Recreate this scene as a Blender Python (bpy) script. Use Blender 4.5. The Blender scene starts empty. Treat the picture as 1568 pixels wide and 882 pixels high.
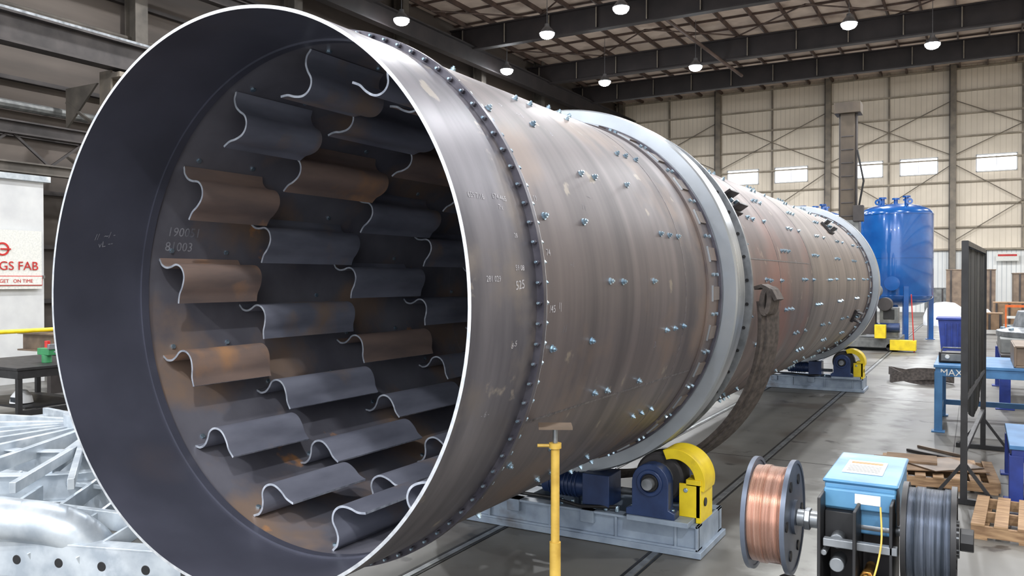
import bpy, bmesh, math, random
from mathutils import Vector, Matrix
random.seed(4)
pi=math.pi
def lin(c):
    return tuple(((x/255)/12.92 if x/255<=0.04045 else ((x/255+0.055)/1.055)**2.4) for x in c)+(1,)
# ---------------- materials ----------------
def mat(name,c1,c2=None,rough=.5,metal=0,scale=4,stretch=(1,1,1),c3=None,t3=.62,bump=0,emit=None,es=0,lo=.35,hi=.65,s3=None,rvar=.1,coat=0,c4=None,t4=.64,s4=6,st4=(1,1,1)):
    m=bpy.data.materials.new(name); m.use_nodes=True
    nt=m.node_tree; N=nt.nodes; L=nt.links
    b=N['Principled BSDF']; b.inputs['Roughness'].default_value=rough; b.inputs['Metallic'].default_value=metal
    b.inputs['Coat Weight'].default_value=coat
    c2=c2 or tuple(max(0,x*.86) for x in c1)
    tc=N.new('ShaderNodeTexCoord'); mp=N.new('ShaderNodeMapping'); mp.inputs['Scale'].default_value=stretch
    L.new(tc.outputs['Object'],mp.inputs['Vector'])
    nz=N.new('ShaderNodeTexNoise'); nz.inputs['Scale'].default_value=scale; nz.inputs['Detail'].default_value=6
    L.new(mp.outputs[0],nz.inputs['Vector'])
    cr=N.new('ShaderNodeValToRGB'); cr.color_ramp.elements[0].position=lo; cr.color_ramp.elements[1].position=hi
    cr.color_ramp.elements[0].color=lin(c1); cr.color_ramp.elements[1].color=lin(c2)
    L.new(nz.outputs['Fac'],cr.inputs[0]); out=cr.outputs[0]
    for cc,tt,ss,st,wd,ofs in((c3,t3,s3 or scale*.6,(1,1,1),.12,7.3),(c4,t4,s4,st4,.04,3.1)):
        if not cc: continue
        n2=N.new('ShaderNodeTexNoise'); n2.inputs['Scale'].default_value=ss; n2.inputs['Detail'].default_value=8
        ad=N.new('ShaderNodeMapping'); ad.inputs['Location'].default_value=(ofs,2.1,5.5); ad.inputs['Scale'].default_value=st
        L.new(tc.outputs['Object'],ad.inputs[0]); L.new(ad.outputs[0],n2.inputs['Vector'])
        r2=N.new('ShaderNodeValToRGB'); r2.color_ramp.elements[0].position=tt; r2.color_ramp.elements[1].position=tt+wd
        L.new(n2.outputs['Fac'],r2.inputs[0])
        mx=N.new('ShaderNodeMix'); mx.data_type='RGBA'
        L.new(r2.outputs[0],mx.inputs['Factor']); L.new(out,mx.inputs['A']); mx.inputs['B'].default_value=lin(cc); out=mx.outputs['Result']
    L.new(out,b.inputs['Base Color'])
    if rvar:
        mr=N.new('ShaderNodeMapRange'); mr.inputs['To Min'].default_value=max(.03,rough-rvar); mr.inputs['To Max'].default_value=rough+rvar
        L.new(nz.outputs['Fac'],mr.inputs['Value']); L.new(mr.outputs[0],b.inputs['Roughness'])
    if bump:
        bp=N.new('ShaderNodeBump'); bp.inputs['Strength'].default_value=bump; bp.inputs['Distance'].default_value=.01
        L.new(nz.outputs['Fac'],bp.inputs['Height']); L.new(bp.outputs[0],b.inputs['Normal'])
    if emit:
        b.inputs['Emission Color'].default_value=lin(emit); b.inputs['Emission Strength'].default_value=es
    return m
M={}
M['front']=mat('mill_scale_steel_front',(108,106,113),(78,77,85),.45,.35,2.2,(.5,2.8,.5),c3=(114,108,106),t3=.55,s3=2.2,c4=(140,134,128),t4=.65,s4=5)
M['shell']=mat('mill_scale_steel',(106,98,99),(76,71,74),.48,.3,1.5,(.25,3.2,.25),c3=(112,98,91),t3=.54,s3=1.6,c4=(132,124,114),t4=.67,s4=4.5)
M['red']=mat('red_oxide_steel',(114,99,95),(92,79,77),.5,.25,1.3,(.3,2,.3),c3=(124,90,82),t3=.5,s3=.7,c4=(132,118,108),t4=.65,s4=4)
M['far']=mat('tan_mill_steel',(124,112,104),(92,84,80),.5,.25,1.3,(.25,2.4,.25),c3=(110,92,82),t3=.56,s3=1)
M['inner']=mat('dark_inner_steel',(112,112,121),(88,88,97),.45,.05,2,c3=(132,114,102),t3=.52,s3=1.3,c4=(178,132,92),t4=.69,s4=2.5)
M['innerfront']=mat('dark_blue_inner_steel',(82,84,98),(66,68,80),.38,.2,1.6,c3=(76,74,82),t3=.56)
M['flight']=mat('flight_steel',(130,133,147),(100,103,116),.38,.12,3,(1,.5,2),c3=(138,122,112),t3=.56,s3=1.6)
M['edge']=mat('bright_cut_edge',(215,218,222),(175,180,186),.35,.5,20)
M['tire']=mat('machined_steel',(180,186,192),(146,152,158),.3,.7,3,(.4,3,.4))
M['flange']=mat('dark_flange_steel',(90,88,96),(64,62,72),.4,.4,8)
M['weld']=mat('weld_bead',(108,104,106),(78,75,80),.4,.5,30,bump=.5)
M['bolt']=mat('zinc_bolts',(190,212,226),(130,156,176),.28,.8,20)
M['black']=mat('black_paint',(34,34,36),(22,22,24),.5,.1,8)
M['blackbolt']=mat('black_steel_bracket',(48,46,48),(34,32,34),.45,.4,8)
M['rollblue']=mat('pale_blue_grey_paint',(152,166,182),(126,140,158),.45,.1,5,c3=(108,110,114),t3=.6)
M['gearblue']=mat('dark_blue_enamel',(42,62,104),(30,48,86),.35,.1,8)
M['yellow']=mat('safety_yellow_paint',(236,210,34),(214,186,24),.4,0,6,c3=(190,166,40),t3=.64)
M['tan']=mat('worn_yellow_paint',(216,180,84),(186,150,62),.5,0,10,c3=(140,104,76),t3=.62)
M['rubber']=mat('polyurethane_roller',(60,58,60),(40,40,42),.6,0,8)
M['strap']=mat('worn_webbing',(84,77,73),(58,53,51),.8,0,20,bump=.3)
M['tank']=mat('glossy_blue_tank_paint',(22,90,162),(16,76,146),.18,.1,2,coat=.6,rvar=.03)
M['bench']=mat('blue_bench_paint',(70,122,170),(56,104,150),.45,0,5)
M['dblue']=mat('deep_blue_plastic',(34,58,140),(26,46,116),.5,0,5)
M['copper']=mat('copper_wire',(214,182,168),(176,142,126),.24,.8,3,(60,1,1),rvar=.05)
M['wire']=mat('steel_wire',(134,142,156),(76,84,94),.3,.75,3,(60,1,1),rvar=.05)
M['spool']=mat('spool_flange_grey_blue',(100,108,122),(78,86,100),.4,.5,6)
M['feeder']=mat('feeder_blue_paint',(88,142,176),(70,116,154),.4,.1,6,c3=(134,158,174),t3=.62)
M['label']=mat('paper_label',(224,224,218),(204,206,202),.6,0,30)
M['steel']=mat('grey_steel',(150,154,158),(108,112,116),.4,.6,8)
M['galv']=mat('galvanized_steel',(200,208,214),(160,170,180),.35,.35,6,c3=(220,226,230),t3=.6)
M['brass']=mat('brass',(196,150,80),(150,110,60),.3,.8,8)
M['mast']=mat('weathered_mast_steel',(92,81,67),(66,58,51),.6,.2,1.5,(1,1,.4))
M['grey']=mat('machine_grey',(124,126,124),(94,96,96),.5,.2,5)
M['wood']=mat('pallet_wood',(168,138,104),(126,98,72),.75,0,5,(1,8,8))
M['card']=mat('cardboard',(142,116,90),(118,96,75),.8,0,4)
M['brownsteel']=mat('brown_steel_plate',(128,111,95),(100,87,76),.5,.3,3)
M['darksteel']=mat('dark_structural_steel',(66,61,60),(48,45,45),.55,.2,2)
M['roofbeam']=mat('brown_black_primer_beam',(46,40,40),(34,30,31),.6,.1,1)
M['purlin']=mat('roof_purlin',(92,74,66),(70,57,51),.6,.1,2)
M['deck']=mat('roof_deck_liner',(214,196,180),(192,174,160),.8,0,1,c3=(168,148,134),t3=.58)
M['col']=mat('column_tan_grey',(134,125,111),(110,103,94),.6,.1,2)
M['colw']=mat('column_dark_grey',(98,92,85),(76,72,67),.6,.1,2)
M['girt']=mat('girt_line',(162,152,135),(138,129,114),.6,.1,2)
M['white']=mat('white_panel',(208,210,210),(192,194,196),.5,0,2)
M['plastic']=mat('white_plastic_wrap',(222,224,228),(196,200,206),.35,0,5)
M['redp']=mat('red_paint',(196,44,40),(170,34,32),.4,0,5)
M['glass']=mat('dark_window_glass',(46,54,62),(34,40,48),.12,.1,2,rvar=0)
M['day']=mat('daylight_window',(240,246,255),(235,240,250),.4,0,1,emit=(238,243,255),es=6)
M['lampglow']=mat('lamp_lens',(255,255,255),(250,250,255),.4,0,1,emit=(245,250,255),es=80)
M['alu']=mat('lamp_housing_aluminium',(150,152,156),(120,122,126),.35,.7,5)
M['chalk']=mat('white_paint_marker',(196,196,202),(150,150,158),.8,0,30)
M['chalk2']=mat('faded_grey_marker',(146,148,156),(106,108,118),.8,0,14)
M['green']=mat('green_paint',(60,140,90),(50,120,76),.4,0,5)
M['orange']=mat('orange_safety',(226,110,40),(200,90,30),.5,0,5)
M['leftwall']=mat('left_wall_tan_panel',(96,87,80),(70,64,60),.7,.1,.5,(1,.3,2))
M['edgef']=mat('flight_cut_edge',(196,202,212),(146,152,164),.4,.4,20)
M['flightrust']=mat('flight_steel_brown',(152,130,119),(114,102,99),.42,.1,3,(1,.4,2),c3=(184,142,108),t3=.56,s3=2)
M['curt']=mat('dark_weld_curtain',(46,45,41),(34,34,34),.85,0,3,rvar=.03)

def striped(name,c1,c2,axis,freq,width,rough=.55,noise=.5):
    m=mat(name,c1,tuple(x*.93 for x in c1),rough,0,noise); nt=m.node_tree;N=nt.nodes;L=nt.links
    b=N['Principled BSDF']; src=b.inputs['Base Color'].links[0].from_socket
    tc=N.new('ShaderNodeTexCoord'); sp=N.new('ShaderNodeSeparateXYZ'); L.new(tc.outputs['Object'],sp.inputs[0])
    mu=N.new('ShaderNodeMath'); mu.operation='MULTIPLY'; mu.inputs[1].default_value=freq; L.new(sp.outputs[axis],mu.inputs[0])
    fr=N.new('ShaderNodeMath'); fr.operation='FRACT'; L.new(mu.outputs[0],fr.inputs[0])
    lt=N.new('ShaderNodeMath'); lt.operation='LESS_THAN'; lt.inputs[1].default_value=width; L.new(fr.outputs[0],lt.inputs[0])
    mx=N.new('ShaderNodeMix'); mx.data_type='RGBA'; L.new(lt.outputs[0],mx.inputs['Factor']); L.new(src,mx.inputs['A']); mx.inputs['B'].default_value=lin(c2)
    L.new(mx.outputs['Result'],b.inputs['Base Color']); return m
M['wallpanel']=striped('cream_ribbed_wall_panel',(228,217,199),(202,191,173),'X',3.2,.14)
M['wainscot']=striped('white_ribbed_wainscot',(228,230,228),(188,192,194),'X',4,.2)
def floor_mat():
    m=mat('polished_concrete',(108,107,103),(90,89,86),.46,0,.7,c3=(78,73,68),t3=.54,s3=.9,rvar=.12,c4=(64,62,60),t4=.64,s4=3)
    nt=m.node_tree;N=nt.nodes;L=nt.links;b=N['Principled BSDF']; src=b.inputs['Base Color'].links[0].from_socket
    tc=N.new('ShaderNodeTexCoord'); sp=N.new('ShaderNodeSeparateXYZ'); L.new(tc.outputs['Object'],sp.inputs[0])
    nz=N.new('ShaderNodeTexNoise'); nz.inputs['Scale'].default_value=3; nz.inputs['Detail'].default_value=8; L.new(tc.outputs['Object'],nz.inputs['Vector'])
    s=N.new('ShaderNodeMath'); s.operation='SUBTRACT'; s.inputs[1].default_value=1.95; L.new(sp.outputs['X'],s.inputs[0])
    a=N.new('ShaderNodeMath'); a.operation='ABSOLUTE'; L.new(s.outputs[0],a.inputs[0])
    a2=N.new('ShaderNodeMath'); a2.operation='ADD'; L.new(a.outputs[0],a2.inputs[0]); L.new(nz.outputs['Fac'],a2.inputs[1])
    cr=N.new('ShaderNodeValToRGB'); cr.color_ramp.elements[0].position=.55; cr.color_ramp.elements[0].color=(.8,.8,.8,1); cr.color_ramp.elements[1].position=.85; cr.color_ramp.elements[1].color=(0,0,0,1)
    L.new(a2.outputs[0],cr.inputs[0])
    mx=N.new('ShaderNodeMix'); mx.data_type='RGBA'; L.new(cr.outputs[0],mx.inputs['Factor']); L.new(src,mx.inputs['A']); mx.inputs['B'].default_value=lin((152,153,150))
    L.new(mx.outputs['Result'],b.inputs['Base Color']); return m
M['floor']=floor_mat()

# ---------------- builder ----------------
def parent(name,loc=(0,0,0)):
    e=bpy.data.objects.new(name,None); e.location=loc; e.empty_display_size=.2
    bpy.context.scene.collection.objects.link(e); return e
class B:
    def __init__(s,Mx=None): s.v=[];s.f=[];s.m=[];s.mats=[];s.M=Mx or Matrix()
    def mi(s,k):
        if k not in s.mats: s.mats.append(k)
        return s.mats.index(k)
    def av(s,p): s.v.append(s.M@Vector(p)); return len(s.v)-1
    def af(s,idx,k): s.f.append(idx); s.m.append(s.mi(k))
    def box(s,c,sz,k,R=None):
        i=len(s.v)
        for dx in(-.5,.5):
            for dy in(-.5,.5):
                for dz in(-.5,.5):
                    p=Vector((dx*sz[0],dy*sz[1],dz*sz[2]))
                    if R is not None:p=R@p
                    s.av(Vector(c)+p)
        for q in((0,1,3,2),(4,6,7,5),(0,4,5,1),(2,3,7,6),(0,2,6,4),(1,5,7,3)): s.af([i+a for a in q],k)
    def bar(s,p0,p1,w,h,k,up=(0,0,1)):
        p0=Vector(p0);p1=Vector(p1);d=(p1-p0);l=d.length;d.normalize();u=Vector(up)
        if abs(d.dot(u))>.99:u=Vector((0,1,0))
        x=d.cross(u).normalized();u=x.cross(d)
        R=Matrix((x,d,u)).transposed(); s.box((p0+p1)/2,(w,l,h),k,R)
    def cyl(s,p0,p1,r,k,r1=None,n=16,caps=True,kc=None):
        p0=Vector(p0);p1=Vector(p1);d=(p1-p0).normalized();r1=r if r1 is None else r1
        u=Vector((0,0,1)) if abs(d.z)<.9 else Vector((1,0,0))
        x=d.cross(u).normalized();y=d.cross(x);i=len(s.v)
        for j in range(n):
            a=2*pi*j/n;o=x*math.cos(a)+y*math.sin(a); s.av(p0+o*r); s.av(p1+o*r1)
        for j in range(n):
            k2=(j+1)%n; s.af([i+2*j,i+2*k2,i+2*k2+1,i+2*j+1],k)
        if caps:
            s.af([i+2*j for j in range(n)],kc or k); s.af([i+2*j+1 for j in range(n)],kc or k)
    def lathe(s,prof,k,o=(0,0,0),ax='Z',n=48,closed=True,ks=None,a0=0,a1=2*pi):
        full=abs(a1-a0-2*pi)<1e-6; m=n if full else n+1; P=len(prof);i=len(s.v);o=Vector(o)
        for j in range(m):
            a=a0+(a1-a0)*j/n;c=math.cos(a);sn=math.sin(a)
            for r,h in prof:
                p=(r*c,r*sn,h) if ax=='Z' else ((r*c,h,r*sn) if ax=='Y' else (h,r*c,r*sn))
                s.av(o+Vector(p))
        for j in range(n):
            j2=(j+1)%m
            for q in range(P if closed else P-1):
                q2=(q+1)%P
                s.af([i+j*P+q,i+j*P+q2,i+j2*P+q2,i+j2*P+q],ks[q] if ks else k)
        if not full and closed:
            s.af([i+q for q in range(P)],k); s.af([i+(m-1)*P+q for q in range(P)],k)
    def ring(s,ri,ro,h0,h1,k,**kw): s.lathe([(ri,h0),(ro,h0),(ro,h1),(ri,h1)],k,**kw)
    def prism(s,pts,o,ux,uy,n,k):
        o=Vector(o);ux=Vector(ux);uy=Vector(uy);n=Vector(n);i=len(s.v);P=len(pts)
        for a,b in pts: s.av(o+ux*a+uy*b)
        for a,b in pts: s.av(o+ux*a+uy*b+n)
        s.af([i+q for q in range(P)],k); s.af([i+P+q for q in range(P)],k)
        for q in range(P): s.af([i+q,i+(q+1)%P,i+P+(q+1)%P,i+P+q],k)
    def tube(s,pts,r,k,n=8):
        pts=[Vector(p) for p in pts]
        rings=[]
        prevx=None
        for j,p in enumerate(pts):
            d=(pts[min(j+1,len(pts)-1)]-pts[max(j-1,0)]).normalized()
            if prevx is None:
                u=Vector((0,0,1)) if abs(d.z)<.9 else Vector((1,0,0)); x=d.cross(u).normalized()
            else: x=(prevx-d*prevx.dot(d)).normalized()
            prevx=x;y=d.cross(x)
            rings.append([s.av(p+(x*math.cos(2*pi*q/n)+y*math.sin(2*pi*q/n))*r) for q in range(n)])
        for a,b in zip(rings,rings[1:]):
            for q in range(n): s.af([a[q],a[(q+1)%n],b[(q+1)%n],b[q]],k)
        s.af(rings[0],k);s.af(rings[-1],k)
    def ribbon(s,pts,wd,th,k):
        pts=[Vector(p) for p in pts];wd=Vector(wd);R=[]
        for j,p in enumerate(pts):
            d=(pts[min(j+1,len(pts)-1)]-pts[max(j-1,0)]).normalized();n=d.cross(wd).normalized()*th/2
            R.append([s.av(p-wd/2-n),s.av(p+wd/2-n),s.av(p+wd/2+n),s.av(p-wd/2+n)])
        for a,b in zip(R,R[1:]):
            for q in range(4): s.af([a[q],a[(q+1)%4],b[(q+1)%4],b[q]],k)
        s.af(R[0],k);s.af(R[-1],k)
    def ibeam(s,p0,p1,w,h,t,k,kw=None):
        p0=Vector(p0);p1=Vector(p1);z=Vector((0,0,1))
        s.bar(p0+z*(h/2-t/2),p1+z*(h/2-t/2),w,t,k); s.bar(p0-z*(h/2-t/2),p1-z*(h/2-t/2),w,t,k)
        s.bar(p0,p1,t*.7,h-2*t,kw or k)
    def build(s,name,par=None,bevel=0,smooth=True,ang=35):
        me=bpy.data.meshes.new(name); off=par.location if par else Vector((0,0,0))
        me.from_pydata([tuple(v-off) for v in s.v],[],s.f)
        for k in s.mats: me.materials.append(M[k])
        for p,m in zip(me.polygons,s.m): p.material_index=m
        bm=bmesh.new();bm.from_mesh(me);bmesh.ops.recalc_face_normals(bm,faces=bm.faces);bm.to_mesh(me);bm.free()
        if smooth:
            for p in me.polygons:p.use_smooth=True
            me.set_sharp_from_angle(angle=math.radians(ang))
        ob=bpy.data.objects.new(name,me);bpy.context.scene.collection.objects.link(ob)
        if par: ob.parent=par
        if bevel:
            bv=ob.modifiers.new('bevel','BEVEL');bv.width=bevel;bv.segments=2;bv.limit_method='ANGLE';bv.angle_limit=math.radians(50)
        return ob
def catmull(P,n=5):
    out=[]
    for i in range(len(P)-1):
        p0=P[max(i-1,0)];p1=P[i];p2=P[i+1];p3=P[min(i+2,len(P)-1)]
        for j in range(n):
            t=j/n
            out.append(tuple(.5*((2*b)+(c-a)*t+(2*a-5*b+4*c-d)*t*t+(-a+3*b-3*c+d)*t**3) for a,b,c,d in zip(p0,p1,p2,p3)))
    out.append(tuple(P[-1]));return out

# ================= ROOM =================
XL,XR,YB,YF,H=-21,14,56,-14,15.6
b=B(); b.box(((XL+XR)/2,(YB+YF)/2,-.1),(XR-XL+.6,YB-YF+.6,.2),'floor'); fl=b.build('floor',smooth=False)
b=B()
for x in(-.45,.95,-6.2,-4.8):
    for dx in(-.045,.045): b.box((x+dx,21,.002),(.022,69,.004),'black')
    b.box((x,21,.003),(.05,69,.006),'steel')
for x in (2.9,): b.box((x,21,.001),(.012,69,.003),'darksteel')
for y in range(-12,56,6): b.box((-3,y+1.3,.001),(34,.01,.003),'darksteel')
b.build('trim_1',None,smooth=False)
wb=parent('wall_back',(0,YB,0))
b=B(); b.box(((XL+XR)/2,YB+.1,H/2+2),(XR-XL,.2,H-4),'wallpanel'); b.box(((XL+XR)/2,YB+.1,2),(XR-XL,.2,4),'wainscot'); b.box(((XL+XR)/2,YB-.02,4),(XR-XL,.06,.15),'girt'); b.build('panels',wb,smooth=False)
b=B()
z=4.0
while z<H: b.box(((XL+XR)/2,YB-.12,z),(XR-XL,.2,.09),'girt'); z+=1.42
cols=[-20.4,-13,-5.55,1.85,9.3]
for x in cols: b.box((x,YB-.3,H/2),(.34,.4,H),'col'); b.box((x-.2,YB-.52,H/2),(.05,.05,H),'darksteel')
for x in [(cols[i]+cols[i+1])/2 for i in range(4)]: b.box((x,YB-.14,9.8),(.1,.14,11.6),'col')
for i in range(4):
    x0,x1=cols[i],cols[i+1]
    for z0,z1 in((9.9,13.4),(4.5,9.4)):
        b.cyl((x0,YB-.3,z0),(x1,YB-.3,z1),.03,'col',n=6); b.cyl((x0,YB-.3,z1),(x1,YB-.3,z0),.03,'col',n=6)
b.build('girts_and_columns',wb,smooth=False)
for i,x in enumerate([-18.4,-15.1,-11.3,-8,-3.3,-.1,4.2,7.3]):
    w=parent(f'window_{i+1}',(x,YB,9.35)); b=B()
    b.box((x,YB-.06,9.35),(2.1,.05,.95),'day')
    for s in(-1,1): b.box((x+s*1.08,YB-.08,9.35),(.07,.1,1.05),'white'); b.box((x,YB-.08,9.35+s*.52),(2.2,.1,.07),'white')
    b.box((x,YB-.1,9.35),(.04,.05,.95),'white'); b.build('glazing',w,smooth=False)
wl=parent('wall_left',(XL,0,0))
b=B(); b.box((XL-.1,(YB+YF)/2,H/2),(.2,YB-YF,H),'leftwall')
z=1.5
while z<H: b.box((XL+.1,(YB+YF)/2,z),(.2,YB-YF,.12),'darksteel'); z+=1.6
for y in range(-10,56,7):
    b.box((XL+.5,y+3.3,H/2),(.5,.16,H),'colw'); b.box((XL+.75,y+3.3,H/2),(.05,.45,H),'colw'); b.box((XL+.25,y+3.3,H/2),(.05,.45,H),'colw')
b.build('panels_and_columns',wl,smooth=False)
b=B(); b.box((XR+.1,(YB+YF)/2,H/2),(.2,YB-YF,H),'wallpanel')
z=1.5
while z<H: b.box((XR-.1,(YB+YF)/2,z),(.2,YB-YF,.1),'girt'); z+=1.6
b.build('wall_right',None,smooth=False)
ce=parent('ceiling',(0,0,H))
b=B(); b.box(((XL+XR)/2,(YB+YF)/2,H+.1),(XR-XL+.4,YB-YF+.4,.2),'deck'); b.build('deck',ce,smooth=False)
b=B()
x=XL+.7
while x<XR: b.box((x,(YB+YF)/2,H-.12),(.08,YB-YF,.24),'purlin'); x+=1.5
y=-12
while y<YB: b.box(((XL+XR)/2,y,H-.07),(XR-XL,.08,.09),'purlin'); y+=1.9
for y in (30,38):
    for i in range(4):
        x0=-20+i*8; b.cyl((x0,y,H-.4),(x0+8,y+7,H-.4),.04,'purlin',n=6); b.cyl((x0+8,y,H-.4),(x0,y+7,H-.4),.04,'purlin',n=6)
b.cyl((-10.6,33,15.2),(-8.3,43.4,13.5),.09,'purlin',n=8)
b.build('purlins_and_bracing',ce,smooth=False)
for y in(-5,5,15,24.5,33,41.5,47.8):
    p=parent('steel_roof_beam',(0,y,14.4)); b=B()
    b.ibeam((XL+.2,y,14.5),(XR-.2,y,14.5),.4,1.15,.07,'roofbeam')
    x=XL+1
    while x<XR: b.box((x,y,14.5),(.05,.34,1.0),'roofbeam'); b.box((x,y-.19,14.5),(.05,.02,.95),'col'); x+=2.5
    b.build('i_beam',p,smooth=False)
p=parent('steel_eave_beam',(-19.4,20,13.6)); b=B()
b.ibeam((-19.4,YF,13.6),(-19.4,YB-.5,13.6),.4,.9,.06,'roofbeam')
b.ibeam((-19.2,YF,11.6),(-19.2,YB-.5,11.6),.3,.4,.05,'darksteel')
b.build('i_beam',p,smooth=False)
p=parent('crane_runway',(-17.8,15,8)); b=B()
b.ibeam((-17.8,YF,8.4),(-17.8,40,8.4),.45,.8,.06,'darksteel')
b.box((-17.8,13,8.86),(.09,54,.12),'steel')
b.ibeam((-18.1,YF,6.0),(-18.1,40,6.0),.3,.35,.04,'darksteel')
b.ibeam((-18.1,YF,5.0),(-18.1,40,5.0),.25,.28,.04,'colw')
for q in range(-12,40,1):
    if q%2==0: b.bar((-18.1,q,5.1),(-18.1,q+1,5.9),.06,.06,'darksteel')
    else: b.bar((-18.1,q,5.9),(-18.1,q+1,5.1),.06,.06,'darksteel')
for y in(-8.7,-1.2,6.3,11.9,18.9,25.9,32.9,39.5):
    for dy in(-.22,.22): b.box((-18.2,y+dy,4),(.5,.06,8),'col')
    b.box((-18.2,y,4),(.06,.42,8),'col'); b.box((-18,y,7.85),(.9,.5,.14),'col')
    b.prism([(0,0),(1.5,0),(0,-1.2)],(-20.4,y-.03,7.8),(1,0,0),(0,0,1),(0,.06,0),'colw')
    for z in (1.5,3,4.6,6.2): b.bar((-18.4,y,z),(-20.4,y,z+1.2),.08,.08,'colw')
b.build('runway_structure',p,smooth=False)
b=B()
b.tube([(-20.7,y,9.9) for y in range(-14,50,4)],.09,'colw',8)
b.tube([(-20.7,y,7.1) for y in range(-14,50,4)],.14,'grey',10)
b.build('pipework',wl)
# ================= LAMPS =================
lamps=[(-18.2,25.3),(-18.5,34.8),(-15,39.7),(-13.7,30.1),(-9.6,39),(-9.5,28.5),(-1.7,35.3),(1.3,40.5),(8.5,40),(8.5,32),
 (-15,-9),(-15,4),(-15,14),(-6.5,-12),(-6.5,4),(-6.5,14),(-6.5,23),(2,-12),(2,4),(2,14),(3,23),(9.5,-9),(9.5,9),(9.5,20)]
for x,y in lamps:
    p=parent('high_bay_lamp',(x,y,13.2)); b=B()
    b.lathe([(0,.42),(.1,.42),(.12,.3),(.2,.22),(.34,.04),(.34,0),(.31,0),(.3,.03),(0,.03)],'alu',o=(x,y,13.2),n=24,closed=False)
    b.cyl((x,y,13.6),(x,y,H-.01),.015,'alu',n=6)
    b.lathe([(.34,.01),(.32,-.09),(.24,-.19),(.12,-.24),(0,-.25)],'lampglow',o=(x,y,13.2),n=24,closed=False)
    b.build('housing',p)
    l=bpy.data.lights.new('lamp_light','AREA');l.shape='DISK';l.size=.6;l.energy=1350 if y>33 else 700;l.color=(.97,.98,1)
    if y<0: l.energy=1500  # unseen high bays behind the camera, boosted to light the drum interior
    o=bpy.data.objects.new('lamp_light',l);o.location=(0,0,-.28);o.parent=p;bpy.context.scene.collection.objects.link(o)
# ================= DRUM =================
AZ=2.05; R=1.4; T=.016
dr=parent('rotary_dryer_drum',(0,0,AZ)); O=(0,0,AZ)
def shell(name,y0,y1,ro,mo,mi,e0='edge',e1='edge',n=192):
    b=B(); N=6
    prof=[(ro-T,y0),(ro,y0)]+[(ro,y0+(y1-y0)*i/N) for i in range(1,N)]+[(ro,y1),(ro-T,y1)]
    ks=[e0]+[mo]*N+[e1]+[mi]
    b.lathe(prof,mo,o=O,ax='Y',n=n,ks=ks); return b.build(name,dr,ang=40)
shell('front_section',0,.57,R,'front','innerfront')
shell('main_shell',.571,3.97,R,'shell','inner')
shell('red_shell',3.971,7.8,R,'red','inner')
shell('rear_shell',7.801,14.75,R,'far','inner')
b=B()
b.ring(R-.002,R+.035,.555,.585,'flange',o=O,ax='Y',n=160)
b.ring(R-.002,R+.028,.59,.602,'edge',o=O,ax='Y',n=160)
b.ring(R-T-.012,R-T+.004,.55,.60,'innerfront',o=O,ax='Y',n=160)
for y in(2.75,5.9,7.8,9.8,12.2):
    b.lathe([(R-.003,y-.008),(R+.0025,y-.004),(R+.0025,y+.004),(R-.003,y+.008)],'weld',o=O,ax='Y',n=120)
for deg,y0,y1 in((-24,.62,3.2),(12,4.2,7.7)):
    a=math.radians(deg); b.box(((R)*math.cos(a),(y0+y1)/2,AZ+R*math.sin(a)),(.004,y1-y0,.012),'weld',Matrix.Rotation(-a,3,'Y'))
b.build('flanges_and_welds',dr)
b=B()
def pol(r,phi,y): return Vector((r*math.cos(phi),y,AZ+r*math.sin(phi)))
def bolt(phi,y,sc=1):
    b.cyl(pol(R,phi,y),pol(R+.005*sc,phi,y),.02*sc,'bolt',n=10)
    b.cyl(pol(R+.005*sc,phi,y),pol(R+.019*sc,phi,y),.0145*sc,'bolt',n=6)
    b.cyl(pol(R+.019*sc,phi,y),pol(R+.028*sc,phi,y),.007*sc,'bolt',n=6)
rows=[(.66,.62)]+[(1.32+.95*i,.92) for i in range(14)]
NF=14; step=2*pi/NF; base=math.radians(172.2)
for ri,(y0,ln) in enumerate(rows):
    off=0 if ri%2==0 else step/2
    for k in range(NF):
        ph=base+off+k*step-.02
        for fr in((.12,.85) if ri==0 else (.1,.3,.85) if ri%2 else (.12,.3,.5)):
            y=y0+ln*fr
            if 3.25<y<4.25 or y>13.8: continue
            bolt(ph+random.uniform(-.004,.004),y,1.0 if y<4 else 1.25)
b.build('shell_bolts',dr)
b=B()
for k in range(96):
    ph=2*pi*k/96
    b.cyl(pol(R+.018,ph,.525),pol(R+.018,ph,.63),.0062,'bolt',n=6)
    b.cyl(pol(R+.018,ph,.538),pol(R+.018,ph,.555),.0115,'flange',n=6); b.cyl(pol(R+.018,ph,.602),pol(R+.018,ph,.616),.0115,'bolt',n=6)
b.build('flange_bolts',dr)
prof=catmull([(-.004,-.04),(.008,-.03),(.03,-.008),(.075,.004),(.12,-.006),(.165,-.028),(.205,-.02),(.232,.012),(.240,.055),(.228,.11),(.205,.16),(.195,.22)],4)
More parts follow.
